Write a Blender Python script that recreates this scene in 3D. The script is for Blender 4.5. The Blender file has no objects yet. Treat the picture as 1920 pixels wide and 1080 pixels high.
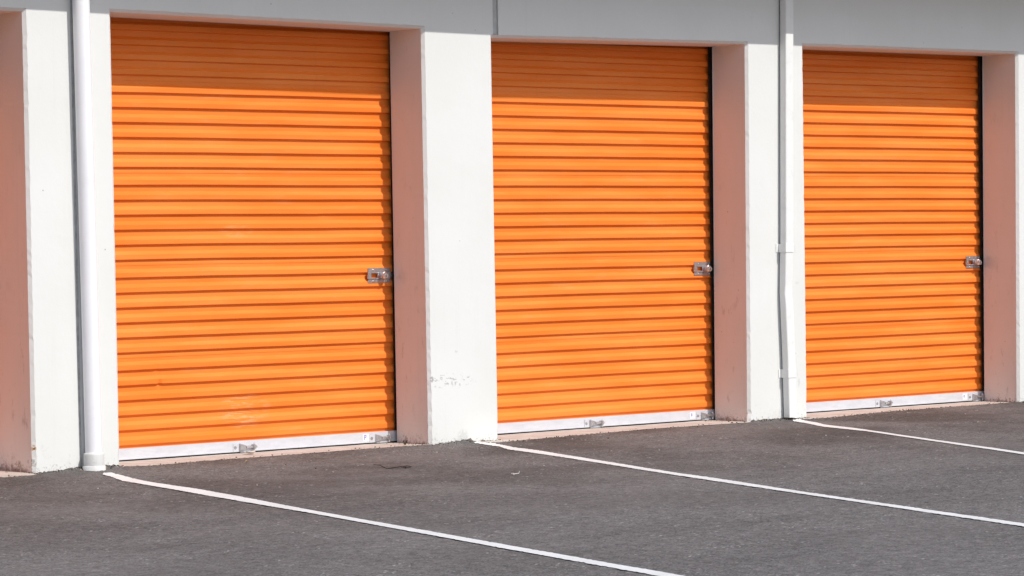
import bpy, bmesh, math, random
import numpy as np
from mathutils import Matrix, Vector

random.seed(7)
rng = np.random.default_rng(11)
S = bpy.context.scene
COL = S.collection
R = math.radians

# ------------------------------------------------------------------ dimensions (metres)
BAY = 2.9465            # door to door
DEPTH = 0.3416          # thickness of the front wall
CH = 0.019              # chamfer round every opening
CURT = 0.375            # proud face of the door slats
SUN = Vector((0.150, -1.0, 1.04)).normalized()
EAVE_O = 0.60            # overhang
EAVE_Z = 2.682 + 1.04 * EAVE_O
TOP = EAVE_Z + 0.10     # wall runs up into the roof slab
FIRST, LAST = -2, 4     # bays built

# every opening: left edge at base / top, right edge at base / top, lintel edge left / right
OPEN = {
    -1: (-2.946, -2.956, -0.553, -0.569, 2.705, 2.700),
    0: (0.010, -0.004, 2.403, 2.391, 2.721, 2.706),
    1: (2.955, 2.943, 5.312, 5.335, 2.668, 2.702),
    2: (5.881, 5.884, 8.261, 8.291, 2.709, 2.723),
}
for k in range(FIRST, LAST + 1):
    if k not in OPEN:
        x = k * BAY
        OPEN[k] = (x, x - 0.006, x + 2.395, x + 2.390, 2.708, 2.702)


# ------------------------------------------------------------------ helpers
def tag(o, label=None, category=None, group=None, kind=None):
    for key, v in (('label', label), ('category', category), ('group', group), ('kind', kind)):
        if v:
            o[key] = v
    return o


def empty(name, loc=(0, 0, 0)):
    o = bpy.data.objects.new(name, None)
    o.location = loc
    o.empty_display_size = 0.2
    COL.objects.link(o)
    return o


class MB:
    """collects shapes, each with a material, into ONE mesh object"""

    def __init__(self):
        self.v, self.f, self.m, self.s, self.mats = [], [], [], [], []

    def mi(self, mat):
        if mat not in self.mats:
            self.mats.append(mat)
        return self.mats.index(mat)

    def add(self, verts, faces, mat, smooth=False):
        b = len(self.v)
        i = self.mi(mat)
        self.v += [tuple(p) for p in verts]
        for f in faces:
            self.f.append(tuple(b + q for q in f))
            self.m.append(i)
            self.s.append(smooth)

    def box(self, x0, x1, y0, y1, z0, z1, mat, bev=0.0, seg=2):
        bm = bmesh.new()
        bmesh.ops.create_cube(bm, size=1.0)
        for v in bm.verts:
            v.co = Vector(((x0 + x1) / 2 + v.co.x * (x1 - x0), (y0 + y1) / 2 + v.co.y * (y1 - y0), (z0 + z1) / 2 + v.co.z * (z1 - z0)))
        if bev:
            bmesh.ops.bevel(bm, geom=bm.edges[:], offset=bev, segments=seg, affect='EDGES')
        self.bm(bm, mat, False)

    def bm(self, bm, mat, smooth=False):
        bm.verts.index_update()
        self.add([v.co[:] for v in bm.verts], [[v.index for v in f.verts] for f in bm.faces], mat, smooth)
        bm.free()

    def tube(self, pts, radii, mat, n=16, caps=True):
        """round tube through points"""
        pts = [Vector(p) for p in pts]
        rings = []
        for i, p in enumerate(pts):
            d = (pts[min(i + 1, len(pts) - 1)] - pts[max(i - 1, 0)]).normalized()
            a = d.cross(Vector((0, 0, 1)) if abs(d.z) < 0.9 else Vector((0, 1, 0))).normalized()
            b = d.cross(a)
            r = radii[i] if hasattr(radii, '__len__') else radii
            rings.append([p + (a * math.cos(t) + b * math.sin(t)) * r for t in [2 * math.pi * j / n for j in range(n)]])
        V = [q for ring in rings for q in ring]
        F = [(i * n + j, i * n + (j + 1) % n, (i + 1) * n + (j + 1) % n, (i + 1) * n + j) for i in range(len(pts) - 1) for j in range(n)]
        self.add(V, F, mat, True)
        if caps:
            self.add(rings[0], [tuple(range(n))], mat)
            self.add(rings[-1], [tuple(reversed(range(n)))], mat)

    def build(self, name, parent=None, merge=False):
        me = bpy.data.meshes.new(name)
        me.from_pydata(self.v, [], self.f)
        for m in self.mats:
            me.materials.append(m)
        me.polygons.foreach_set('material_index', self.m)
        me.polygons.foreach_set('use_smooth', self.s)
        bm = bmesh.new()
        bm.from_mesh(me)
        if merge:
            bmesh.ops.remove_doubles(bm, verts=bm.verts[:], dist=1e-5)
        bmesh.ops.recalc_face_normals(bm, faces=bm.faces[:])
        bm.to_mesh(me)
        bm.free()
        o = bpy.data.objects.new(name, me)
        COL.objects.link(o)
        o.parent = parent
        return o


def vnoise(x, y, scale, seed):
    """smooth value noise in numpy, about -1..1"""
    r = np.random.default_rng(seed)
    n = 256
    lat = r.uniform(-1, 1, (n, n))
    u, v = np.asarray(x, float) * scale + 1000.0, np.asarray(y, float) * scale + 1000.0
    iu, iv = np.floor(u).astype(int), np.floor(v).astype(int)
    fu, fv = u - iu, v - iv
    fu, fv = fu * fu * (3 - 2 * fu), fv * fv * (3 - 2 * fv)
    a, b = iu % n, iv % n
    c, d = (iu + 1) % n, (iv + 1) % n
    return (lat[a, b] * (1 - fu) + lat[c, b] * fu) * (1 - fv) + (lat[a, d] * (1 - fu) + lat[c, d] * fu) * fv


# ------------------------------------------------------------------ materials
class NT:
    def __init__(self, name):
        self.mat = bpy.data.materials.new(name)
        self.mat.use_nodes = True
        self.t = self.mat.node_tree
        self.p = self.t.nodes['Principled BSDF']
        self.geo = self.t.nodes.new('ShaderNodeNewGeometry')
        self.pos = self.geo.outputs['Position']

    def lk(self, a, b):
        self.t.links.new(a, b)

    def val(self, sock, v):
        if isinstance(v, (int, float, tuple, list)):
            sock.default_value = v
        else:
            self.lk(v, sock)

    def math(self, op, a, b=0.0, clamp=False):
        n = self.t.nodes.new('ShaderNodeMath')
        n.operation = op
        n.use_clamp = clamp
        self.val(n.inputs[0], a)
        self.val(n.inputs[1], b)
        return n.outputs[0]

    def scaled(self, s):
        n = self.t.nodes.new('ShaderNodeVectorMath')
        n.operation = 'MULTIPLY'
        self.lk(self.pos, n.inputs[0])
        n.inputs[1].default_value = s
        return n.outputs[0]

    def noise(self, scale, detail=4, rough=0.55, vec=None, dist=0.0):
        n = self.t.nodes.new('ShaderNodeTexNoise')
        self.lk(vec or self.pos, n.inputs['Vector'])
        n.inputs['Scale'].default_value = scale
        n.inputs['Detail'].default_value = detail
        n.inputs['Roughness'].default_value = rough
        n.inputs['Distortion'].default_value = dist
        return n.outputs['Fac']

    def voronoi(self, scale, out='Distance', vec=None):
        n = self.t.nodes.new('ShaderNodeTexVoronoi')
        self.lk(vec or self.pos, n.inputs['Vector'])
        n.inputs['Scale'].default_value = scale
        return n.outputs[out]

    def step(self, v, lo, hi, a=0.0, b=1.0):
        n = self.t.nodes.new('ShaderNodeMapRange')
        n.interpolation_type = 'SMOOTHSTEP'
        self.val(n.inputs['Value'], v)
        n.inputs['From Min'].default_value = lo
        n.inputs['From Max'].default_value = hi
        n.inputs['To Min'].default_value = a
        n.inputs['To Max'].default_value = b
        return n.outputs['Result']

    def mix(self, fac, a, b, mode='MIX'):
        n = self.t.nodes.new('ShaderNodeMix')
        n.data_type = 'RGBA'
        n.blend_type = mode
        self.val(n.inputs[0], fac)
        for s, v in ((n.inputs[6], a), (n.inputs[7], b)):
            self.val(s, (*v, 1.0) if isinstance(v, tuple) and len(v) == 3 else v)
        return n.outputs[2]

    def sep(self):
        n = self.t.nodes.new('ShaderNodeSeparateXYZ')
        self.lk(self.pos, n.inputs[0])
        return n.outputs

    def bump(self, h, strength, dist):
        n = self.t.nodes.new('ShaderNodeBump')
        self.val(n.inputs['Height'], h)
        n.inputs['Strength'].default_value = strength
        n.inputs['Distance'].default_value = dist
        self.lk(n.outputs[0], self.p.inputs['Normal'])

    def spot(self, cx, cz, rx, rz, deep=False):
        """soft ellipse mask on the front wall round (cx, cz)"""
        x, y, z = self.sep()
        a = self.math('DIVIDE', self.math('SUBTRACT', x, cx), rx)
        b = self.math('DIVIDE', self.math('SUBTRACT', z, cz), rz)
        r = self.math('ADD', self.math('MULTIPLY', a, a), self.math('MULTIPLY', b, b))
        if deep:
            return self.step(r, 0.2, 1.0, 1.0, 0.0)
        return self.math('MULTIPLY', self.step(r, 0.2, 1.0, 1.0, 0.0), self.step(y, 0.024, 0.030, 1.0, 0.0))

    def done(self, color, rough=0.6, metal=0.0, spec=0.5):
        self.val(self.p.inputs['Base Color'], (*color, 1.0) if isinstance(color, tuple) and len(color) == 3 else color)
        self.val(self.p.inputs['Roughness'], rough)
        self.p.inputs['Metallic'].default_value = metal
        self.p.inputs['Specular IOR Level'].default_value = spec
        return self.mat


def wall_material():
    n = NT('painted_stucco')
    x, y, z = n.sep()
    big = n.step(n.noise(1.3, 5), 0.3, 0.7)
    col = n.mix(big, (0.712, 0.714, 0.684), (0.744, 0.744, 0.726))
    # faint runs down the wall
    runs = n.step(n.noise(1.0, 4, 0.6, n.scaled((22.0, 22.0, 0.8))), 0.56, 0.75)
    col = n.mix(n.math('MULTIPLY', runs, 0.16), col, (0.60, 0.60, 0.57))
    # roller and scuff blotches
    bl = n.step(n.noise(7.0, 6, 0.65), 0.60, 0.74)
    col = n.mix(n.math('MULTIPLY', bl, 0.10), col, (0.58, 0.58, 0.55))
    # splash dirt at the foot: ragged specks that thin out upwards
    foot = n.math('ADD', n.noise(38.0, 6, 0.7), n.math('MULTIPLY', z, -1.15))
    col = n.mix(n.math('MULTIPLY', n.step(foot, 0.50, 0.60), 0.55), col, (0.36, 0.34, 0.31))
    foot2 = n.math('ADD', n.noise(90.0, 5, 0.75, n.scaled((1.0, 1.0, 0.55))), n.math('MULTIPLY', z, -2.6))
    col = n.mix(n.math('MULTIPLY', n.step(foot2, 0.50, 0.58), 0.75), col, (0.11, 0.095, 0.08))
    grime = n.math('ADD', n.noise(11.0, 5, 0.7), n.math('MULTIPLY', z, -0.75))
    col = n.mix(n.math('MULTIPLY', n.step(grime, 0.46, 0.66), 0.28), col, (0.50, 0.46, 0.40))
    # small pits and nail holes
    pit = n.math('MULTIPLY', n.step(n.voronoi(9.0), 0.030, 0.055, 1.0, 0.0), n.step(n.noise(2.6, 2), 0.52, 0.60))
    col = n.mix(n.math('MULTIPLY', pit, 0.6), col, (0.22, 0.21, 0.20))
    # knocks: grey flakes in a band across the pillar between the first two doors
    fl = n.step(n.noise(26.0, 5, 0.7, n.scaled((1.0, 1.0, 1.6))), 0.545, 0.60)
    band = n.math('MULTIPLY', fl, n.spot(2.56, 0.412, 0.26, 0.055))
    col = n.mix(n.math('MULTIPLY', band, 0.75), col, (0.33, 0.33, 0.32))
    for cx, cz, rx, rz, k, c in (
            (2.408, 0.425, 0.018, 0.024, 0.75, (0.26, 0.25, 0.24)),
            (2.575, 0.395, 0.010, 0.018, 0.6, (0.40, 0.40, 0.39)),
            (2.615, 0.60, 0.016, 0.012, 0.4, (0.42, 0.42, 0.41)),
            (5.806, 0.262, 0.016, 0.042, 0.30, (0.42, 0.42, 0.40)),
            (5.777, 0.472, 0.008, 0.008, 0.55, (0.30, 0.30, 0.29)),
            (5.80, 0.98, 0.03, 0.012, 0.25, (0.42, 0.42, 0.40)),
            (-0.562, 0.147, 0.014, 0.026, 0.85, (0.48, 0.25, 0.07)),
            (-0.562, 0.144, 0.005, 0.014, 0.95, (0.10, 0.05, 0.02)),
            (-0.568, 0.062, 0.022, 0.030, 0.75, (0.30, 0.30, 0.28)),
            (2.66, 0.04, 0.055, 0.060, 0.55, (0.55, 0.54, 0.52)),
            (2.345, 1.10, 0.10, 0.05, 0.0, (0.3, 0.3, 0.3))):
        if k:
            m = n.math('MULTIPLY', n.spot(cx, cz, rx, rz), n.step(n.noise(60.0, 4), 0.36, 0.52))
            col = n.mix(n.math('MULTIPLY', m, k), col, c)
    # black rub marks where the latches swing against the jambs, and scrapes lower down
    inside = n.step(y, 0.03, 0.06)
    rub = n.math('MULTIPLY', n.step(n.noise(16.0, 6, 0.7, n.scaled((1, 1.0, 0.35))), 0.57, 0.70), inside)
    low = n.step(z, 0.25, 1.5, 1.0, 0.25)
    col = n.mix(n.math('MULTIPLY', n.math('MULTIPLY', rub, low), 0.38), col, (0.20, 0.15, 0.13))
    footj = n.math('MULTIPLY', n.step(n.math('ADD', n.math('ADD', n.noise(17.0, 7, 0.72), n.math('MULTIPLY', n.step(x, -0.6, -0.4, 1.0, 0.0), 0.10)), n.math('MULTIPLY', z, -2.4)), 0.45, 0.56), inside)
    col = n.mix(n.math('MULTIPLY', footj, 0.62), col, (0.15, 0.095, 0.075))
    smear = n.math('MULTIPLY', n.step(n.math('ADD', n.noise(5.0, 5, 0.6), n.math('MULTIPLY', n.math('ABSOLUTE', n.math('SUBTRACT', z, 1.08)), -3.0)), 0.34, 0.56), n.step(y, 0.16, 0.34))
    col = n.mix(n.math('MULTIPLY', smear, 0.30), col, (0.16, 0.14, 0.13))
    h = n.math('ADD', n.math('MULTIPLY', n.noise(160.0, 3), 0.25), n.noise(14.0, 4))
    n.bump(h, 0.22, 0.006)
    return n.done(col, 0.85, 0, 0.25)


def orange_material():
    n = NT('orange_enamel')
    x, y, z = n.sep()
    v = n.noise(1.0, 4, 0.55, n.scaled((1.2, 1.0, 11.0)))
    col = n.mix(n.step(v, 0.3, 0.7), (0.850, 0.200, 0.019), (0.915, 0.252, 0.040))
    # chalking: pale hazy weathering, stretched along the slats
    ch = n.step(n.noise(1.0, 6, 0.68, n.scaled((3.0, 1.0, 16.0))), 0.56, 0.80)
    col = n.mix(n.math('MULTIPLY', ch, 0.16), col, (0.88, 0.46, 0.22))
    # scuffed pale patches on the first door
    sc = n.math('MULTIPLY', n.step(n.noise(1.0, 6, 0.7, n.scaled((7.0, 1.0, 60.0))), 0.46, 0.62),
                n.math('MAXIMUM', n.spot(1.20, 0.27, 0.22, 0.13, True), n.math('MULTIPLY', n.spot(1.16, 1.40, 0.16, 0.05, True), 0.5)))
    col = n.mix(n.math('MULTIPLY', sc, 0.42), col, (0.90, 0.55, 0.32))
    # dust streaks and specks
    du = n.step(n.noise(46.0, 5, 0.72), 0.66, 0.74)
    col = n.mix(n.math('MULTIPLY', du, 0.30), col, (0.40, 0.16, 0.06))
    st = n.step(n.noise(1.0, 5, 0.65, n.scaled((30.0, 1.0, 1.0))), 0.58, 0.74)
    col = n.mix(n.math('MULTIPLY', st, 0.10), col, (0.45, 0.16, 0.05))
    n.bump(n.noise(4.0, 3), 0.12, 0.01)
    return n.done(col, n.step(n.noise(9.0, 4), 0.3, 0.7, 0.46, 0.64), 0, 0.30)


def asphalt_material():
    n = NT('worn_asphalt')
    x, y, z = n.sep()
    big = n.step(n.noise(0.75, 4, 0.5), 0.38, 0.62)
    col = n.mix(big, (0.082, 0.074, 0.069), (0.144, 0.134, 0.128))
    # greyer, more worn out in the yard; darker and browner strip along the doors
    out = n.step(n.math('ADD', y, n.math('MULTIPLY', n.noise(0.8, 3), 2.2)), -3.6, 0.4, 1.0, 0.0)
    col = n.mix(n.math('MULTIPLY', out, 0.62), col, (0.156, 0.147, 0.141))
    # sealcoat strokes
    stx = n.step(n.noise(1.0, 5, 0.6, n.scaled((0.8, 2.6, 1.0))), 0.50, 0.72)
    col = n.mix(n.math('MULTIPLY', stx, 0.36), col, (0.060, 0.055, 0.054))
    sty = n.step(n.noise(1.0, 4, 0.6, n.scaled((1.9, 0.7, 1.0))), 0.58, 0.74)
    col = n.mix(n.math('MULTIPLY', sty, 0.35), col, (0.175, 0.165, 0.160))
    # aggregate: grains at several sizes
    g1 = n.step(n.noise(17.0, 4, 0.75), 0.32, 0.68, 0.74, 1.28)
    g2 = n.step(n.noise(85.0, 2, 0.7), 0.30, 0.70, 0.66, 1.40)
    col = n.mix(1.0, col, n.comb(n.math('MULTIPLY', g1, g2)), 'MULTIPLY')
    # pale stones worn bare, and a few white scuffs
    bare = n.math('MULTIPLY', n.step(n.voronoi(24.0), 0.14, 0.24, 1.0, 0.0), n.step(n.noise(3.5, 5), 0.47, 0.62))
    col = n.mix(n.math('MULTIPLY', bare, 0.65), col, (0.42, 0.40, 0.38))
    pit = n.math('MULTIPLY', n.step(n.voronoi(21.0), 0.08, 0.15, 1.0, 0.0), n.step(n.noise(4.0, 4), 0.50, 0.62))
    col = n.mix(n.math('MULTIPLY', pit, 0.55), col, (0.035, 0.033, 0.033))
    sc = n.math('MULTIPLY', n.step(n.noise(1.0, 5, 0.75, n.scaled((5.0, 16.0, 1.0))), 0.66, 0.74), n.step(n.noise(1.1, 3), 0.50, 0.60))
    col = n.mix(n.math('MULTIPLY', sc, 0.45), col, (0.34, 0.32, 0.31))
    h = n.math('ADD', n.math('MULTIPLY', n.noise(85.0, 3, 0.7), 0.6), n.noise(26.0, 3, 0.6))
    n.bump(h, 0.22, 0.006)
    return n.done(col, 0.88, 0, 0.28)


def _comb(self, v):
    c = self.t.nodes.new('ShaderNodeCombineColor')
    for i in range(3):
        self.lk(v, c.inputs[i])
    return c.outputs[0]


NT.comb = _comb


def simple(name, a, b, scale, rough, metal=0.0, spec=0.5, bump=0.0, vec=None, grime=0.0, gcol=(0.2, 0.19, 0.17)):
    n = NT(name)
    v = n.scaled(vec) if vec else None
    col = n.mix(n.step(n.noise(scale, 5, 0.6, v), 0.32, 0.68), a, b)
    if grime:
        col = n.mix(n.math('MULTIPLY', n.step(n.noise(scale * 2.3, 6, 0.7), 0.54, 0.70), grime), col, gcol)
    if bump:
        n.bump(n.noise(scale * 4, 4, 0.6), bump, 0.004)
    return n.done(col, rough, metal, spec)


M_WALL = wall_material()
M_ORANGE = orange_material()
M_ASPHALT = asphalt_material()
M_PIPE = simple('white_pipe_enamel', (0.84, 0.84, 0.87), (0.87, 0.87, 0.89), 3.0, 0.38, 0, 0.5, 0.05, None, 0.05)
M_COLLAR = simple('aged_pvc', (0.62, 0.62, 0.60), (0.70, 0.70, 0.69), 14.0, 0.55, 0, 0.4, 0.1, None, 0.25)
M_SPOUT = simple('wall_white_metal', (0.79, 0.79, 0.77), (0.82, 0.82, 0.80), 5.0, 0.5, 0, 0.45, 0.08, None, 0.10)
M_GALV = simple('galvanised_bar', (0.64, 0.65, 0.69), (0.71, 0.72, 0.76), 9.0, 0.42, 0.25, 0.5, 0.05, (1.0, 1.0, 4.0), 0.10, (0.45, 0.44, 0.43))
M_ZINC = simple('zinc_latch', (0.42, 0.41, 0.42), (0.56, 0.55, 0.56), 60.0, 0.36, 0.75, 0.5, 0.05, None, 0.3, (0.22, 0.19, 0.17))
M_STEEL = simple('bright_steel', (0.66, 0.66, 0.66), (0.78, 0.78, 0.77), 50.0, 0.28, 0.9, 0.5)
M_DARK = simple('black_rubber', (0.012, 0.012, 0.012), (0.025, 0.024, 0.023), 30.0, 0.8)
M_GUIDE = simple('dark_guide_steel', (0.012, 0.009, 0.008), (0.030, 0.020, 0.016), 20.0, 0.7, 0.0, 0.2)
M_SILL = simple('weathered_concrete', (0.47, 0.43, 0.38), (0.58, 0.54, 0.49), 7.0, 0.9, 0, 0.2, 0.3, None, 0.35, (0.30, 0.26, 0.22))
M_JOINT = simple('joint_sealant', (0.46, 0.46, 0.45), (0.56, 0.56, 0.55), 20.0, 0.85, 0, 0.2, 0.2)
M_PIPE_SHADE = simple('painted_pipe_shade', (0.36, 0.36, 0.345), (0.48, 0.48, 0.465), 20.0, 0.85, 0, 0.2, 0.2)  # grey painted for the contact shade beside the pipes
M_ROOF = simple('roof_white', (0.70, 0.70, 0.69), (0.76, 0.76, 0.75), 4.0, 0.7)
M_STICK = simple('sticker_paper', (0.80, 0.80, 0.82), (0.84, 0.84, 0.86), 8.0, 0.5)
M_INK = simple('violet_ink', (0.20, 0.17, 0.48), (0.26, 0.22, 0.54), 90.0, 0.5)
M_TWIG = simple('dry_bark', (0.020, 0.013, 0.010), (0.050, 0.034, 0.026), 60.0, 0.9)
M_LEAF = simple('dead_leaf', (0.34, 0.24, 0.14), (0.46, 0.36, 0.24), 50.0, 0.8)
M_WEED = simple('withered_weed', (0.03, 0.022, 0.016), (0.10, 0.07, 0.045), 70.0, 0.9)
M_SCRAP = simple('bleached_scrap', (0.50, 0.45, 0.40), (0.62, 0.58, 0.54), 60.0, 0.85)


def paint_material():
    n = NT('line_paint')
    col = n.mix(n.step(n.noise(4.0, 5), 0.3, 0.7), (0.70, 0.70, 0.68), (0.78, 0.78, 0.765))
    worn = n.step(n.noise(34.0, 6, 0.75), 0.60, 0.70)
    col = n.mix(n.math('MULTIPLY', worn, 0.40), col, (0.32, 0.31, 0.30))
    n.bump(n.noise(60.0, 3), 0.25, 0.004)
    return n.done(col, 0.75, 0, 0.3)


M_PAINT = paint_material()

# ------------------------------------------------------------------ ground height
SILL_EDGE = [(-3.30, 0.02), (-2.90, 0.0), (-2.0, 0.03), (-1.2, -0.05), (-0.82, -0.10), (-0.62, -0.085), (-0.575, 0.05), (-0.55, 0.4),
             (-0.06, 0.4), (-0.03, 0.05), (0.06, 0.020), (0.27, -0.046), (0.50, 0.00), (0.80, 0.040), (1.53, 0.042), (2.15, 0.075), (2.36, 0.03), (2.40, 0.03), (2.43, 0.4),
             (2.70, 0.4), (2.74, -0.14), (2.80, -0.175), (3.14, -0.146), (3.70, -0.06), (4.27, 0.037), (4.80, 0.01), (5.28, -0.013), (5.34, 0.03), (5.37, 0.4),
             (5.68, 0.4), (5.72, -0.08), (5.80, -0.105), (6.30, -0.05), (7.0, 0.039), (8.235, 0.045), (8.29, 0.06), (8.32, 0.4), (8.80, 0.4), (8.84, 0.0), (30, 0.0)]
SEX, SEY = np.array([p[0] for p in SILL_EDGE]), np.array([p[1] for p in SILL_EDGE])
PILLARS = []
for k in range(FIRST, LAST):
    PILLARS.append((OPEN[k][2], OPEN[k + 1][0]))


def ground_h(x, y):
    x, y = np.asarray(x, float), np.asarray(y, float)
    h = 0.0035 * vnoise(x, y, 0.9, 1) + 0.0012 * vnoise(x, y, 4.0, 2)
    fade = np.exp(-np.clip(-y, 0, None) / 0.9)
    h = h * (0.35 + 0.65 * fade)
    near = np.exp(-np.clip(-y, 0, None) / 0.055)
    rough = 0.5 + 0.5 * vnoise(x, y * 0.3, 7.0, 3)
    crumb = 0.006 * np.abs(vnoise(x, y, 38.0, 4)) + 0.004 * vnoise(x, y, 70.0, 5)
    for a, b in PILLARS:
        m = np.clip((x - a + 0.03) / 0.06, 0, 1) * np.clip((b + 0.03 - x) / 0.06, 0, 1)
        swell = np.exp(-((x - (a + b) / 2 - 0.03) / 0.22) ** 2)
        h = h + m * near * (0.010 * rough + 0.012 * swell + crumb)
    e = np.interp(x, SEX, SEY) + 0.010 * vnoise(x, y * 0, 14.0, 6) + 0.006 * vnoise(x, y, 45.0, 7)
    lip = 1 / (1 + np.exp(np.clip((y - e) / 0.004, -60, 60)))
    h = np.where(y > -0.6, (h + 0.008 * np.exp(-np.clip(e - y, 0, None) / 0.08)) * lip + (1 - lip) * -0.035, h)
    return h


def build_ground():
    def axis(fine):
        lo = [fine[0] - d for d in (0.3, 1, 3, 8, 20, 50, 120, 400)][::-1]
        hi = [fine[-1] + d for d in (0.3, 1, 3, 8, 20, 50, 120, 400)]
        return np.array(lo + list(fine) + hi)
    xs = axis(np.arange(-4.0, 10.0, 0.0125))
    yf = [-0.62]
    step = 0.011
    while yf[-1] > -8.5:
        step = min(step * 1.02, 0.06)
        yf.append(yf[-1] - step)
    ys = axis(np.array(yf[::-1] + list(np.arange(-0.61, 0.42, 0.010))))
    X, Y = np.meshgrid(xs, ys)
    Z = ground_h(X, Y)
    grain = rng.normal(0, 1.0, Z.shape)
    patch = 0.65 + 0.45 * vnoise(X, Y, 1.3, 31)
    Z = Z + np.where((Y < 0.1) & (Y > -8.6) & (X > -4.05) & (X < 10.05), np.clip(grain, -2, 2) * 0.0023 * patch, 0.0)
    Z = np.where(Y > 0.43, -0.035, Z)
    nx, ny = len(xs), len(ys)
    me = bpy.data.meshes.new('asphalt_pavement')
    V = np.stack([X, Y, Z], -1).reshape(-1, 3).astype(np.float32)
    i = np.arange((ny - 1) * nx).reshape(ny - 1, nx)[:, :-1].ravel()
    F = np.stack([i, i + 1, i + nx + 1, i + nx], 1).astype(np.int32)
    me.vertices.add(len(V))
    me.vertices.foreach_set('co', V.ravel())
    me.loops.add(F.size)
    me.loops.foreach_set('vertex_index', F.ravel())
    me.polygons.add(len(F))
    me.polygons.foreach_set('loop_start', np.arange(0, F.size, 4, dtype=np.int32))
    me.update(calc_edges=True)
    me.polygons.foreach_set('use_smooth', np.ones(len(F), dtype=bool))
    me.materials.append(M_ASPHALT)
    o = bpy.data.objects.new('asphalt_pavement', me)
    COL.objects.link(o)
    tag(o, 'worn dark grey asphalt yard in front of the storage doors', 'pavement', kind='structure')


build_ground()

# ------------------------------------------------------------------ parking lines
LINES = [
    ([(-0.329, -0.357), (-0.275, -0.285), (-0.245, -0.322), (-0.408, -0.836), (-0.464, -1.051), (-0.553, -1.63), (-0.669, -2.157), (-0.756, -2.525), (-0.886, -3.081), (-1.11, -4.083), (-1.333, -5.109), (-1.513, -5.963), (-1.607, -6.424), (-1.86, -7.60), (-2.05, -8.50)],
     [(-0.352, -0.392), (-0.398, -0.546), (-0.526, -0.87), (-0.555, -1.05), (-0.665, -1.583), (-0.755, -1.997), (-0.86, -2.541), (-0.983, -3.211), (-1.215, -4.228), (-1.443, -5.25), (-1.619, -6.079), (-1.697, -6.451), (-1.955, -7.64), (-2.145, -8.52)],
     'white parking line running out from the round downpipe to the lower edge'),
    ([(2.706, -0.065), (2.762, -0.09), (2.745, -0.238), (2.595, -0.576), (2.49, -0.975), (2.309, -1.49), (2.135, -1.996), (1.985, -2.426), (1.841, -2.853), (1.711, -3.315), (1.554, -3.81), (1.4, -4.281), (1.236, -4.838), (0.871, -6.101), (0.35, -7.90)],
     [(2.675, -0.095), (2.659, -0.203), (2.581, -0.462), (2.45, -0.691), (2.315, -1.176), (2.159, -1.658), (2.0, -2.14), (1.85, -2.58), (1.724, -2.976), (1.578, -3.451), (1.436, -3.926), (1.297, -4.38), (1.143, -4.903), (0.772, -6.15), (0.255, -7.93)],
     'white parking line starting at the chipped pillar without a downpipe'),
    ([(5.624, -0.108), (5.715, -0.088), (5.69, -0.145), (5.55, -0.412), (5.415, -0.609), (5.29, -0.924), (5.205, -1.161), (4.968, -1.69), (4.651, -2.399), (4.432, -2.892), (4.204, -3.396), (3.70, -4.52), (2.80, -6.52)],
     [(5.565, -0.176), (5.486, -0.341), (5.30, -0.654), (5.215, -0.812), (5.14, -1.056), (5.064, -1.324), (4.843, -1.82), (4.511, -2.546), (4.298, -3.023), (4.074, -3.512), (3.595, -4.56), (2.695, -6.56)],
     'white parking line starting at the square downpipe on the right'),
]


def resample(P, n):
    P = np.array(P)
    d = np.concatenate([[0], np.cumsum(np.linalg.norm(np.diff(P, axis=0), axis=1))])
    t = np.linspace(0, d[-1], n)
    return np.stack([np.interp(t, d, P[:, 0]), np.interp(t, d, P[:, 1])], 1)


for U, L, lab in LINES:
    n = 420
    a, b = resample(U, n), resample(L, n)
    js = rng.normal(0, 0.004, (2, n))
    start = np.exp(-np.arange(n) / 22.0)
    w = b - a
    w /= np.linalg.norm(w, axis=1)[:, None] + 1e-9
    a = a + w * (js[0] * (1 + 1.6 * start))[:, None]
    b = b + w * (js[1] * (1 + 1.6 * start))[:, None]
    rows = 5
    V, F = [], []
    for r in range(rows):
        q = a + (b - a) * (r / (rows - 1))
        z = ground_h(q[:, 0], q[:, 1]) + 0.004
        V += [(x, y, h) for (x, y), h in zip(q, z)]
    for r in range(rows - 1):
        F += [(r * n + i, r * n + i + 1, (r + 1) * n + i + 1, (r + 1) * n + i) for i in range(n - 1)]
    mb = MB()
    mb.add(V, F, M_PAINT)
    o = mb.build('parking_line')
    for p in o.data.polygons:
        pass
    if o.data.polygons[100].normal.z < 0:
        o.data.flip_normals()
    tag(o, lab, 'parking line', 'white lines marking the parking bays', 'structure')

# ------------------------------------------------------------------ building
bld = empty('storage_building', (0, 0, 0))
tag(bld, 'white stucco self storage building with a row of orange roller doors', 'building')


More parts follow.
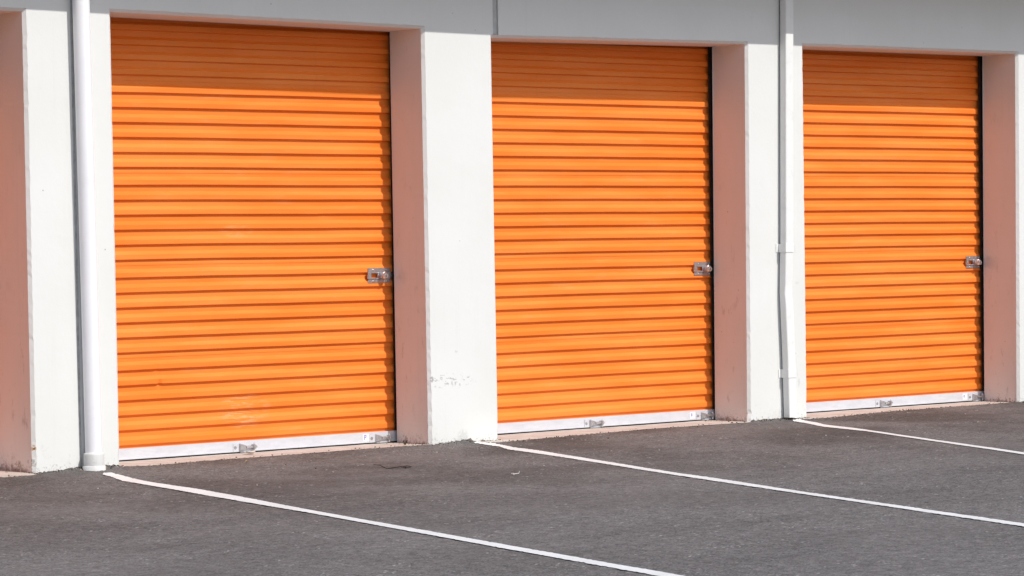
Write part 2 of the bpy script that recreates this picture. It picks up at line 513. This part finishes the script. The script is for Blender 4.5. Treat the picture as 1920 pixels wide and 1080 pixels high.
def build_wall():
    mb = MB()
    N = 90
    zlow = -0.06

    def side(k, which):
        xb, xt = (OPEN[k][0], OPEN[k][1]) if which == 'l' else (OPEN[k][2], OPEN[k][3])
        zt = OPEN[k][4] if which == 'l' else OPEN[k][5]
        s = -1 if which == 'l' else 1     # away from the opening
        face, inner, back = [], [], []
        for i in range(N + 1):
            t = i / N
            z = zlow + (zt - zlow) * t
            x = xb + (xt - xb) * max(0.0, z) / 2.7
            j = rng.normal(0, 0.0011)
            low = max(0.0, 1 - max(z, 0) / 0.16)
            if rng.random() < 0.10 + 0.35 * low:
                j += abs(rng.normal(0, 0.0022 + 0.006 * low))
            if i == N:
                j = 0
            face.append((x + s * j, 0.0, z))
            xi = x - s * CH
            zi = zlow + (zt - CH - zlow) * t
            inner.append((xi + s * abs(j) * 0.6, CH, zi))
            back.append((xi, DEPTH + (0.07 if k == -1 else 0.0), zi))
        return face, inner, back

    sides = {(k, w): side(k, w) for k in OPEN for w in 'lr'}

    def strip(a, b):
        n = len(a)
        mb.add(a + b, [(i, i + 1, n + i + 1, n + i) for i in range(n - 1)], M_WALL)

    for k in range(FIRST, LAST + 1):
        for w in 'lr':
            f, i, b = sides[(k, w)]
            strip(f, i)
            strip(i, b)
        # lintel chamfer and soffit
        fl, il, bl = (s[-1] for s in sides[(k, 'l')])
        fr, ir, br = (s[-1] for s in sides[(k, 'r')])
        m = 60
        A, B, C = [], [], []
        for q in range(m + 1):
            t = q / m
            j = rng.normal(0, 0.0010) if 0 < q < m else 0
            A.append(tuple(fl[c] + (fr[c] - fl[c]) * t + (j if c == 2 else 0) for c in range(3)))
            B.append(tuple(il[c] + (ir[c] - il[c]) * t + (j * 0.5 if c == 2 else 0) for c in range(3)))
            C.append(tuple(bl[c] + (br[c] - bl[c]) * t for c in range(3)))
        strip(A, B)
        strip(B, C)
        # lintel face (the joint beside the second bay is left open for its sealant)
        x0 = fl[0] + (0.070 if k == 1 else 0.0)
        A2 = [p for p in A if p[0] > x0 + 1e-4]
        pts = ([A[0]] if k != 1 else [(x0, 0, fl[2])]) + A2 + [(fr[0], 0, TOP), (x0, 0, TOP)]
        mb.add(pts, [tuple(range(len(pts)))], M_WALL)
        if k == 1:     # joint: two small returns and a sunk back
            mb.add([(fl[0] + 0.022, 0.0, fl[2]), (fl[0] + 0.022, 0.016, fl[2]), (fl[0] + 0.022, 0.016, TOP), (fl[0] + 0.022, 0.0, TOP)], [(0, 1, 2, 3)], M_WALL)
            mb.add([(x0, 0.0, fl[2]), (x0, 0.016, fl[2]), (x0, 0.016, TOP), (x0, 0.0, TOP)], [(0, 1, 2, 3)], M_WALL)
            mb.add([(fl[0], 0.0, fl[2]), (fl[0] + 0.022, 0.0, fl[2]), (fl[0] + 0.022, 0.0, TOP), (fl[0], 0.0, TOP)], [(0, 1, 2, 3)], M_WALL)
            mb.add([(fl[0], 0.017, fl[2] - 0.002), (x0 + 0.02, 0.017, fl[2] - 0.002), (x0 + 0.02, 0.017, TOP), (fl[0], 0.017, TOP)], [(0, 1, 2, 3)], M_WALL)
    for k in range(FIRST, LAST):
        f = sides[(k, 'r')][0]
        g = sides[(k + 1, 'l')][0]
        pts = list(g) + [(g[-1][0], 0, TOP), (f[-1][0], 0, TOP)] + list(reversed(f))
        mb.add(pts, [tuple(range(len(pts)))], M_WALL)
    # ends of the front, back and side walls, and the inner face of the front wall
    xa, xb = OPEN[FIRST][0] - 0.55, OPEN[LAST][2] + 0.55
    f = sides[(FIRST, 'l')][0]
    mb.add(list(f) + [(f[-1][0], 0, TOP), (xa, 0, TOP), (xa, 0, zlow)], [tuple(range(len(f) + 3))], M_WALL)
    f = sides[(LAST, 'r')][0]
    mb.add(list(f) + [(f[-1][0], 0, TOP), (xb, 0, TOP), (xb, 0, zlow)], [tuple(range(len(f) + 3))], M_WALL)
    for k in range(FIRST, LAST + 1):
        l, r_ = sides[(k, 'l')][2], sides[(k, 'r')][2]
        mb.add([l[-1], r_[-1], (r_[-1][0], DEPTH, TOP), (l[-1][0], DEPTH, TOP)], [(0, 1, 2, 3)], M_WALL)
        if k < LAST:
            l2 = sides[(k + 1, 'l')][2]
            mb.add([r_[0], l2[0], (l2[-1][0], DEPTH, TOP), (r_[-1][0], DEPTH, TOP)], [(0, 1, 2, 3)], M_WALL)
    Yb = 8.0
    mb.add([(xa, 0, zlow), (xa, Yb, zlow), (xa, Yb, TOP), (xa, 0, TOP)], [(0, 1, 2, 3)], M_WALL)
    mb.add([(xb, 0, zlow), (xb, Yb, zlow), (xb, Yb, TOP), (xb, 0, TOP)], [(0, 1, 2, 3)], M_WALL)
    mb.add([(xa, Yb, zlow), (xb, Yb, zlow), (xb, Yb, TOP), (xa, Yb, TOP)], [(0, 1, 2, 3)], M_WALL)
    o = mb.build('wall', bld)
    return xa, xb


XA, XB = build_wall()

mb = MB()
fl = OPEN[1][1]
zj = OPEN[1][4]
# sealant bead in the joint above the second door
V = []
mj = 40
for i in range(mj + 1):
    z = zj + 0.004 + (TOP - 0.01 - zj) * i / mj
    for q, (dx, dy) in enumerate(((0.024, 0.013), (0.036, 0.008), (0.047, 0.011), (0.056, 0.007), (0.068, 0.013))):
        V.append((fl + dx + rng.normal(0, 0.0008), dy + rng.normal(0, 0.0008), z))
F = [(i * 5 + q, i * 5 + q + 1, (i + 1) * 5 + q + 1, (i + 1) * 5 + q) for i in range(mj) for q in range(4)]
mb.add(V, F, M_JOINT, True)
mb.build('joint_and_shade_strip', bld)

for xt_, xb_, w_ in ((-0.276, -0.262, 0.020), (5.648, 5.634, 0.012)):  # strips behind the downpipes: their contact shade put in as a grey colour
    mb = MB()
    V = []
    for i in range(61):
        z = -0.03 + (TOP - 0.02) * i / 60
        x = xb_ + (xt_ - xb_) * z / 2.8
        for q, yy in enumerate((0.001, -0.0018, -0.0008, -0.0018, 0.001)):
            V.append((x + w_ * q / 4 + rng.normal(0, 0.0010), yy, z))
    mb.add(V, [(i * 5 + q, i * 5 + q + 1, (i + 1) * 5 + q + 1, (i + 1) * 5 + q) for i in range(60) for q in range(4)], M_PIPE_SHADE, True)
    mb.build('joint_and_shade_strip', bld)

mb = MB()
ex = [XA - 0.4, -0.5, 2.4, 2.95, 4.2, 5.35, 8.3, XB + 0.4]
ez = [0.010, 0.010, -0.016, -0.018, -0.010, 0.002, 0.016, 0.016]
V, F = [], []
for x, dz in zip(ex, ez):
    V += [(x, -EAVE_O, EAVE_Z + dz), (x, -EAVE_O, EAVE_Z + 0.22 + dz), (x, 8.4, EAVE_Z + 0.22), (x, 8.4, EAVE_Z), (x, 0.2, EAVE_Z)]
for i in range(len(ex) - 1):
    F += [(i * 5 + j, i * 5 + (j + 1) % 5, (i + 1) * 5 + (j + 1) % 5, (i + 1) * 5 + j) for j in range(5)]
F += [tuple(range(5)), tuple(range(len(V) - 5, len(V)))]
mb.add(V, F, M_ROOF)
roof = mb.build('roof', bld)

# thresholds
for k in range(FIRST, LAST + 1):
    l, _, r_, _, _, _ = OPEN[k]
    mb = MB()
    n = 160
    xs = np.linspace(l - 0.24, r_ + 0.04, n)
    e = np.minimum(np.interp(xs, SEX, SEY), 0.34) - 0.028
    V = [(x, e[i] + (0.60 - e[i]) * j / 23, 0.0045 + 0.0012 * float(vnoise(x, e[i] + j * 0.03, 6.0, 9))) for j in range(24) for i, x in enumerate(xs)]
    F = [(j * n + i, j * n + i + 1, (j + 1) * n + i + 1, (j + 1) * n + i) for j in range(23) for i in range(n - 1)]
    mb.add(V, F, M_SILL)
    o = mb.build('threshold', bld)
    if o.data.polygons[5].normal.z < 0:
        o.data.flip_normals()


# ------------------------------------------------------------------ roller doors
def slat_profile():
    """(y, z) from the bottom bar upwards; y = 0 proud face, positive = deeper"""
    DP = 0.0178
    P = []
    base = [0.0977 + 0.0912 * i for i in range(6)]
    lips = []
    for p in range(5):
        for b in base:
            lips.append((b + 0.565 * p, b is base[0] and p > 0))
    lips = [(z + 0.0045, s) for z, s in lips]
    P.append((DP, 0.060))
    top_prev = None
    for z, _ in lips:
        # below the lip: deep flat comes up, underside runs out to the proud face
        P += [(DP, z - 0.0085), (DP - 0.0015, z - 0.0065), (0.0013, z - 0.0008), (0.0, z + 0.0012)]
        seam = abs(((z - 0.0045 - 0.0977 - 0.0912 * 5) / 0.565) - round((z - 0.0045 - 0.0977 - 0.0912 * 5) / 0.565)) < 0.02
        nxt = z + (0.109 if seam else 0.0912)
        # proud flat, ramp back in, deep flat of the next rib
        a = z + 0.031 - 0.0012
        P += [(0.0, a - 0.002), (0.0010, a + 0.0012), (DP - 0.0010, a + 0.0178), (DP, a + 0.0205)]
        if seam:
            zs = nxt - 0.037
            P += [(DP, zs - 0.0006), (DP - 0.0024, zs), (DP - 0.0022, zs + 0.010)]
    return [p for p in P if p[1] < 2.86]


PROFILE = slat_profile()


def curtain_mesh(k, dents):
    l, lt, r_, rt, _, _ = OPEN[k]
    x0, x1 = l - 0.06, r_ + 0.07
    cols = set(np.linspace(x0, x1, 70).round(4))
    for dx, dz, rad, amt in dents:
        cols |= set(np.arange(dx - rad * 2, dx + rad * 2, 0.006).round(4))
    cols = sorted(cols)
    n = len(cols)
    X = np.array(cols)
    V, F = [], []
    for i, (py, pz) in enumerate(PROFILE):
        y = CURT + py + 0.0022 * vnoise(X + k * 17, np.full(n, pz), 1.7, 21) + 0.0007 * vnoise(X + k * 9, np.full(n, pz * 3), 5.0, 22)
        z = pz + 0.0022 * vnoise(X + k * 5, np.full(n, pz * 0.7), 1.1, 23) + 0.0006 * vnoise(X, np.full(n, pz), 4.0, 24 + k)
        for dx, dz, rad, amt in dents:
            g = np.exp(-((X - dx) ** 2 + (pz - dz) ** 2) / (rad * rad) * 2)
            y = y + amt * g
            z = z + 0.5 * amt * g
        V += [(float(a), float(b), float(c)) for a, b, c in zip(X, y, z)]
    m = len(PROFILE)
    for i in range(m - 1):
        F += [(i * n + j, i * n + j + 1, (i + 1) * n + j + 1, (i + 1) * n + j) for j in range(n - 1)]
    mb = MB()
    mb.add(V, F, M_ORANGE)
    return mb


def latch(x, z, y, lock_turn, dropped):
    mb = MB()
    w, h = 0.187, 0.096
    # flanges above and below, raised channel between, with a window through it
    mb.box(x, x + w, y - 0.003, y, z + 0.026, z + h / 2, M_ZINC, 0.0012)
    mb.box(x, x + w, y - 0.003, y, z - h / 2, z - 0.026, M_ZINC, 0.0012)
    for zz, s in ((z + 0.026, 1), (z - 0.026, -1)):
        mb.add([(x, y - 0.003, zz), (x + w, y - 0.003, zz), (x + w, y - 0.0065, zz - s * 0.003), (x, y - 0.0065, zz - s * 0.003)], [(0, 1, 2, 3)], M_ZINC)
    mb.box(x, x + 0.026, y - 0.008, y - 0.0055, z - 0.023, z + 0.023, M_ZINC, 0.001)
    mb.box(x + 0.026, x + 0.092, y - 0.008, y - 0.0055, z + 0.014, z + 0.023, M_ZINC, 0.001)
    mb.box(x + 0.026, x + 0.092, y - 0.008, y - 0.0055, z - 0.023, z - 0.015, M_ZINC, 0.001)
    mb.box(x + 0.092, x + w, y - 0.008, y - 0.0055, z - 0.023, z + 0.023, M_ZINC, 0.001)
    # sliding bar seen at the edge of the window, running on into the guide
    mb.box(x + 0.080, x + w + 0.045, y - 0.0052, y - 0.001, z - 0.014, z + 0.013, M_STEEL, 0.001)
    mb.box(x - 0.007, x + 0.002, y - 0.013, y - 0.001, z - 0.021, z + 0.021, M_ZINC, 0.002)
    # lock housing
    bm = bmesh.new()
    q = [(x + 0.078, z - 0.022), (x + 0.090, z + 0.010), (x + 0.098, z + 0.024), (x + 0.126, z + 0.022), (x + 0.136, z + 0.004), (x + 0.130, z - 0.024)]
    a = [bm.verts.new((u, y - 0.008, v)) for u, v in q]
    b = [bm.verts.new((u * 0.8 + (x + 0.106) * 0.2, y - 0.030, v * 0.8 + z * 0.2)) for u, v in q]
    for i in range(len(q)):
        bm.faces.new((a[i], a[(i + 1) % 6], b[(i + 1) % 6], b[i]))
    bm.faces.new(b)
    mb.bm(bm, M_STEEL)
    cx = x + 0.114
    mb.tube([(cx, y - 0.028, z - 0.003), (cx, y - 0.044, z - 0.003), (cx, y - 0.050, z - 0.003)], [0.021, 0.021, 0.017], M_STEEL, 20)
    mb.tube([(cx, y - 0.0495, z - 0.003), (cx, y - 0.053, z - 0.003)], [0.012, 0.0105], M_ZINC, 16)
    mb.box(cx - 0.0015, cx + 0.0015, y - 0.0540, y - 0.0528, z - 0.011, z + 0.005, M_DARK)
    # shackle of the lock, turned a little differently on every door
    ct, st = math.cos(lock_turn), math.sin(lock_turn)
    sh = [(cx + 0.018 * math.cos(t + lock_turn), y - 0.034, z - 0.003 + 0.024 * math.sin(t + lock_turn)) for t in np.linspace(-0.2, math.pi + 0.2, 14)]
    mb.tube(sh, 0.0042, M_STEEL, 8)
    for rx in (0.040, 0.150):
        for rz in (0.037, -0.037):
            mb.tube([(x + rx, y - 0.003, z + rz), (x + rx, y - 0.006, z + rz), (x + rx, y - 0.0075, z + rz)], [0.0055, 0.0045, 0.001], M_STEEL, 10)
    return mb


def slide_bolt(x, z, y):
    mb = MB()
    mb.box(x, x + 0.052, y - 0.004, y, z - 0.028, z + 0.028, M_GALV, 0.0015)
    mb.tube([(x + 0.016, y - 0.004, z), (x + 0.016, y - 0.007, z)], [0.011, 0.009], M_ZINC, 14)
    bm = bmesh.new()
    s0 = [(-0.004, -0.026), (-0.004, 0.026), (-0.020, 0.020), (-0.020, -0.020)]
    s1 = [(-0.006, -0.013), (-0.006, 0.013), (-0.026, 0.012), (-0.026, -0.012)]
    a = [bm.verts.new((x + 0.046, y + u, z + v)) for u, v in s0]
    b = [bm.verts.new((x + 0.084, y + u, z + v)) for u, v in s1]
    for i in range(4):
        bm.faces.new((a[i], a[(i + 1) % 4], b[(i + 1) % 4], b[i]))
    bm.faces.new(a)
    bm.faces.new(b)
    mb.bm(bm, M_ZINC)
    mb.tube([(x + 0.0835, y - 0.016, z), (x + 0.0865, y - 0.016, z)], 0.0115, M_DARK, 12)
    mb.tube([(x + 0.086, y - 0.016, z), (x + 0.168, y - 0.016, z), (x + 0.171, y - 0.016, z)], [0.0085, 0.0085, 0.007], M_STEEL, 14)
    # keeper strap, and the handle pin pointing down
    mb.box(x + 0.140, x + 0.158, y - 0.029, y, z - 0.015, z + 0.015, M_ZINC, 0.003)
    mb.tube([(x + 0.149, y - 0.020, z - 0.014), (x + 0.149, y - 0.020, z - 0.030)], [0.0055, 0.0055], M_STEEL, 10)
    mb.tube([(x + 0.149, y - 0.020, z + 0.014), (x + 0.149, y - 0.020, z + 0.024)], [0.0045, 0.0035], M_STEEL, 10)
    mb.box(x + 0.050, x + 0.150, y - 0.010, y, z - 0.032, z - 0.026, M_GALV, 0.001)
    return mb


DENTS = {0: [(0.545, 0.572, 0.022, 0.006), (0.563, 0.470, 0.020, 0.007), (1.18, 0.314, 0.05, 0.003), (1.85, 1.52, 0.06, 0.002)],
         1: [(3.85, 2.02, 0.06, 0.0025), (4.60, 0.62, 0.05, 0.003)],
         2: [(7.2, 1.02, 0.06, 0.003)]}
for k in range(FIRST, LAST + 1):
    x0 = OPEN[k][0]
    xr = OPEN[k][2]
    door = curtain_mesh(k, DENTS.get(k, [])).build('roller_door', bld)
    if door.data.polygons[40].normal.y > 0:
        door.data.flip_normals()
    yb = CURT - 0.007
    mb = MB()
    mb.box(x0 - 0.05, xr + 0.030, yb, CURT + 0.03, 0.0155, 0.081, M_GALV, 0.002)
    mb.box(x0 - 0.05, xr + 0.030, yb - 0.0025, yb + 0.004, 0.0135, 0.0215, M_GALV, 0.0008)
    mb.build('bottom_bar', door)
    mb = MB()
    mb.box(x0 - 0.05, xr + 0.030, CURT + 0.004, CURT + 0.03, 0.002, 0.0152, M_DARK)
    mb.build('rubber_seal', door)
    bx = k * BAY
    turn = {0: 0.3, 1: 0.9, 2: 0.1}.get(k, 0.4)
    latch(bx + 2.186, 1.100 if k == 0 else 1.094, CURT - 0.001, turn, k == 1).build('latch', door)
    off = {0: 0.0, 1: 0.012, 2: 0.028}.get(k, 0.0)
    slide_bolt(bx + 1.095 + off, 0.041, yb).build('slide_bolt', door)
    slide_bolt(bx + 2.176 + off * 0.4, 0.041, yb).build('slide_bolt', door)
    if k == -1:
        door.location.y = 0.075
    # small paper sticker beside the right-hand bolt
    mb = MB()
    sx = bx + 2.122
    mb.box(sx, sx + 0.052, yb - 0.0008, yb - 0.0002, 0.025, 0.072, M_STICK)
    if k == 0:
        for (u0, u1, v0, v1) in ((0.010, 0.015, 0.034, 0.066), (0.015, 0.028, 0.061, 0.066), (0.015, 0.028, 0.048, 0.053), (0.023, 0.028, 0.053, 0.061)):
            mb.box(sx + u0, sx + u1, yb - 0.0014, yb - 0.0009, v0, v1, M_INK)
    else:
        mb.box(sx + 0.012, sx + 0.022, yb - 0.0014, yb - 0.0009, 0.040, 0.062, M_INK)
    mb.build('sticker', door)
    # guides: folded dark channels either side
    for side in (-1, 1):
        mb = MB()
        xe = (xr - CH) if side > 0 else (x0 + CH)
        a, b = sorted((xe - side * 0.002, xe + side * 0.10))
        mb.box(a, b, CURT - 0.016, CURT - 0.011, 0.083, 2.80, M_GUIDE)
        mb.build('guide', door)

# ------------------------------------------------------------------ downpipes
mb = MB()
r0 = 0.050
mb.tube([(-0.198, -0.060, 0.10), (-0.216, -0.060, 1.416), (-0.235, -0.060, 2.725), (-0.249, -0.060, EAVE_Z + 0.05)], r0, M_PIPE, 40)
dp = mb.build('downpipe', bld)
dp['label'] = 'round white downpipe standing in a wide collar'
mb = MB()
mb.tube([(-0.1995, -0.062, 0.028), (-0.1995, -0.062, 0.096), (-0.1995, -0.062, 0.102), (-0.1995, -0.062, 0.106)], [0.0605, 0.0605, 0.0585, 0.0515], M_COLLAR, 40)
mb.tube([(-0.1995, -0.063, -0.02), (-0.1995, -0.063, 0.026), (-0.1995, -0.063, 0.030)], [0.068, 0.068, 0.0615], M_COLLAR, 40)
mb.build('collar', dp)

mb = MB()
path = [(5.649, EAVE_Z + 0.05), (5.644, 2.93), (5.617, 1.33), (5.604, 0.98), (5.602, 0.91), (5.605, 0.84), (5.618, 0.53), (5.630, 0.02)]
sec = []
rr = 0.010
for cx_, cy_, a0 in ((0.081 - rr, -0.075 + rr, -90), (0.081 - rr, -0.012 - rr, 0), (rr, -0.012 - rr, 90), (rr, -0.075 + rr, 180)):
    for i in range(5):
        t = R(a0 + 22.5 * i)
        sec.append((cx_ + rr * math.cos(t), cy_ + rr * math.sin(t)))
V, F = [], []
n = len(sec)
for px, pz in path:
    dent = 0.010 * math.exp(-((pz - 0.91) / 0.05) ** 2)
    for sx, sy in sec:
        V.append((px + sx, sy - (dent if sy < -0.05 else 0) * -0.6, pz))
for i in range(len(path) - 1):
    F += [(i * n + j, i * n + (j + 1) % n, (i + 1) * n + (j + 1) % n, (i + 1) * n + j) for j in range(n)]
mb.add(V, F, M_SPOUT, True)
mb.add(V[-n:], [tuple(range(n))], M_SPOUT)
dp2 = mb.build('downpipe', bld)
dp2['label'] = 'square white downspout with a dented kink and two straps'
for zc, xo in ((1.233, 5.612), (0.335, 5.6225)):
    mb = MB()
    mb.box(xo - 0.0025, xo + 0.085, -0.0785, -0.0755, zc - 0.030, zc + 0.030, M_SPOUT)
    mb.box(xo - 0.0050, xo - 0.0020, -0.0785, -0.004, zc - 0.030, zc + 0.030, M_SPOUT)
    mb.box(xo + 0.0835, xo + 0.0865, -0.0785, -0.004, zc - 0.030, zc + 0.030, M_SPOUT)
    mb.box(xo - 0.026, xo - 0.0020, -0.0045, -0.0010, zc - 0.030, zc + 0.030, M_SPOUT)
    mb.box(xo + 0.0835, xo + 0.112, -0.0045, -0.0010, zc - 0.030, zc + 0.030, M_SPOUT)
    for sx in (xo + 0.100,):
        mb.tube([(sx, -0.004, zc), (sx, -0.0075, zc)], [0.005, 0.003], M_ZINC, 10)
    mb.build('strap', dp2)


# ------------------------------------------------------------------ litter
def gz(x, y):
    return float(ground_h(x, y))


mb = MB()
tw = [(1.096, -1.067), (1.050, -1.18), (1.000, -1.315), (1.035, -1.345), (1.06, -1.372), (1.075, -1.400)]
mb.tube([(x, y, gz(x, y) + 0.006 + 0.006 * math.sin(i * 2.1)) for i, (x, y) in enumerate(tw)], [0.0015, 0.002, 0.0025, 0.003, 0.003, 0.002], M_TWIG, 7)
mb.tube([(1.06, -1.372, 0.008), (1.085, -1.395, 0.016), (1.10, -1.42, 0.010)], [0.003, 0.0025, 0.0015], M_TWIG, 6)
mb.tube([(1.07, -1.395, 0.008), (1.078, -1.440, 0.010)], [0.003, 0.002], M_TWIG, 6)
tag(mb.build('twig'), 'thin dark bent twig lying on the asphalt below the first door', 'twig')

mb = MB()
mb.tube([(1.134, -2.276, 0.012), (1.155, -2.262, 0.007), (1.19, -2.27, 0.010), (1.224, -2.235, 0.018)], [0.004, 0.003, 0.002, 0.001], M_SCRAP, 8)
mb.tube([(1.14, -2.28, 0.012), (1.128, -2.30, 0.006)], [0.004, 0.002], M_SCRAP, 7)
tag(mb.build('wood_splinter'), 'small pale splinter lying on the asphalt in the middle of the bay', 'splinter')


def leaf(name, x, y, z, size, rot, curl, mat, label):
    m = MB()
    V, F = [], []
    nu, nv = 10, 5
    c, s = math.cos(rot), math.sin(rot)
    for i in range(nu + 1):
        t = i / nu
        w = size * 0.36 * math.sin(math.pi * min(1, t * 0.97 + 0.02)) ** 0.8
        for j in range(nv + 1):
            u = (j / nv - 0.5) * 2
            lx, ly = (t - 0.5) * size, u * w
            lz = curl * (abs(u) ** 1.6 * 0.5 + (t - 0.5) ** 2 * 1.6) * size + 0.003
            V.append((x + c * lx - s * ly, y + s * lx + c * ly, z + lz))
    for i in range(nu):
        F += [(i * (nv + 1) + j, i * (nv + 1) + j + 1, (i + 1) * (nv + 1) + j + 1, (i + 1) * (nv + 1) + j) for j in range(nv)]
    m.add(V, F, mat, True)
    e0, e1 = V[(nv + 1) // 2], V[0]
    m.tube([e0, (e0[0] - c * size * 0.35, e0[1] - s * size * 0.35, z + 0.004)], [0.0015, 0.001], mat, 5)
    tag(m.build(name), label, 'leaf')


leaf('dead_leaf', 0.745, -0.269, gz(0.745, -0.269), 0.036, 0.6, 0.5, M_LEAF, 'small tan dead leaf at the edge of the asphalt below the first door')
leaf('dead_leaf', 1.135, 0.235, 0.006, 0.085, 0.1, 0.25, M_SCRAP, 'pale bleached leaf on the threshold under the middle bolt of the first door')

mb = MB()
bx, by = 2.262, 0.105
for i in range(9):
    a = i * 2.4
    h = 0.018 + 0.026 * random.random()
    l = 0.010 + 0.010 * random.random()
    mb.tube([(bx, by, 0.004), (bx + l * 0.5 * math.cos(a), by + l * 0.5 * math.sin(a), h * 0.7), (bx + l * math.cos(a), by + l * math.sin(a), h)], [0.0022, 0.0018, 0.0008], M_WEED, 5)
    lx, ly, lz = bx + l * math.cos(a), by + l * math.sin(a), h
    mb.add([(lx, ly, lz), (lx + 0.006, ly - 0.004, lz + 0.004), (lx + 0.009, ly + 0.003, lz - 0.006), (lx + 0.002, ly + 0.004, lz - 0.007)], [(0, 1, 2, 3)], M_WEED)
tag(mb.build('withered_weed'), 'tiny withered weed at the foot of the jamb right of the first door', 'weed')

peb = [(0.726, -0.991, 0.010), (0.785, -0.616, 0.008), (0.62, -1.30, 0.009), (2.02, -0.52, 0.008), (3.32, -0.33, 0.009), (3.52, -0.46, 0.010), (2.35, -0.28, 0.007), (1.80, -0.50, 0.007),
       (6.3, -0.45, 0.008), (6.9, -0.62, 0.008), (-0.2, -1.7, 0.009), (-0.9, -1.2, 0.008), (4.1, -0.75, 0.009), (4.6, -1.4, 0.009), (1.7, -1.9, 0.009), (3.0, -1.5, 0.008)]
dark = {0, 1, 5}
for i, (x, y, s) in enumerate(peb):
    bm = bmesh.new()
    bmesh.ops.create_icosphere(bm, subdivisions=2, radius=s * 0.5)
    for v in bm.verts:
        v.co *= 1 + 0.25 * math.sin(v.co.x * 410 + i) * math.cos(v.co.y * 370 + i * 2)
        v.co.z *= 0.6
        v.co += Vector((x, y, gz(x, y) + s * 0.4))
    mb = MB()
    mb.bm(bm, M_TWIG if i in dark else M_SCRAP, True)
    tag(mb.build('pebble'), 'dark crumb of asphalt lying loose near the doors' if i in dark else 'pale pebble lying loose on the asphalt near the doors', 'pebble', 'dark crumbs on the asphalt' if i in dark else 'pale pebbles on the asphalt')

# grit swept up against the foot of the wall
mb = MB()
spots = []
for a, b in PILLARS:
    if -1.0 < a < 9:
        spots += [(random.uniform(a - 0.02, b + 0.02), -abs(random.gauss(0, 0.030)) - 0.002) for _ in range(110)]
        spots += [(random.gauss(a - 0.03, 0.10), random.uniform(0.02, 0.34)) for _ in range(26)]
spots += [(random.gauss(5.68, 0.035), -abs(random.gauss(0.03, 0.03))) for _ in range(70)]
spots += [(random.gauss(-0.255, 0.02), -abs(random.gauss(0.02, 0.025))) for _ in range(40)]
spots += [(x, float(np.interp(x, SEX, SEY)) + random.gauss(0.0, 0.035)) for x in [random.uniform(-0.9, 8.3) for _ in range(420)]]
for x, y in spots:
    if y > 0.35:
        continue
    s = random.choice((0.0025, 0.003, 0.003, 0.004, 0.006))
    bm = bmesh.new()
    bmesh.ops.create_icosphere(bm, subdivisions=1, radius=s)
    z0 = max(gz(x, y), 0.0045 if y > float(np.interp(x, SEX, SEY)) else -1) + s * 0.3
    for v in bm.verts:
        v.co = Vector((v.co.x * random.uniform(0.7, 1.3) + x, v.co.y * random.uniform(0.7, 1.3) + y, v.co.z * 0.7 + z0))
    mb.bm(bm, random.choice((M_TWIG, M_TWIG, M_ASPHALT, M_WEED, M_LEAF)))
tag(mb.build('grit'), 'dark grit and crumbs gathered along the foot of the pillars and thresholds', 'grit', kind='stuff')

# ------------------------------------------------------------------ light
W = bpy.data.worlds.new('World')
S.world = W
W.use_nodes = True
nt = W.node_tree
sky = nt.nodes.new('ShaderNodeTexSky')
sky.sky_type = 'NISHITA'
sky.sun_disc = False
elev = math.asin(SUN.z)
sky.sun_elevation = elev
sky.sun_rotation = math.atan2(SUN.x, SUN.y)
sky.air_density = 1.0
sky.dust_density = 1.6
bg = nt.nodes['Background']
nt.links.new(sky.outputs[0], bg.inputs[0])
bg.inputs[1].default_value = 0.118
sl = bpy.data.lights.new('sun', 'SUN')
sl.energy = 3.05
sl.angle = R(0.53)
sl.color = (1.0, 0.968, 0.925)
so = bpy.data.objects.new('sun', sl)
so.rotation_euler = SUN.to_track_quat('Z', 'Y').to_euler()
so.location = (3, -10, 12)
COL.objects.link(so)

# ------------------------------------------------------------------ camera
f_px, yaw, pitch, roll = 5522.348, 0.707256, -0.016084, -0.014289
fwd = Vector((math.sin(yaw) * math.cos(pitch), math.cos(yaw) * math.cos(pitch), math.sin(pitch)))
right = Vector((math.cos(yaw), -math.sin(yaw), 0))
up = right.cross(fwd)
r2 = right * math.cos(roll) + up * math.sin(roll)
u2 = -right * math.sin(roll) + up * math.cos(roll)
cam = bpy.data.cameras.new('camera')
cam.sensor_width = 36.0
cam.lens = f_px / 1920 * 36.0
cam.clip_end = 2000
co = bpy.data.objects.new('camera', cam)
m = Matrix((r2, u2, -fwd)).transposed().to_4x4()
m.translation = Vector((-9.540715, -14.787162, 1.314115))
co.matrix_world = m
COL.objects.link(co)
S.camera = co

S.view_settings.view_transform = 'Standard'
S.view_settings.look = 'None'
S.view_settings.gamma = 1.0
S.view_settings.exposure = 0.17
S.cycles.max_bounces = 8
S.cycles.diffuse_bounces = 5
S.cycles.use_denoising = True
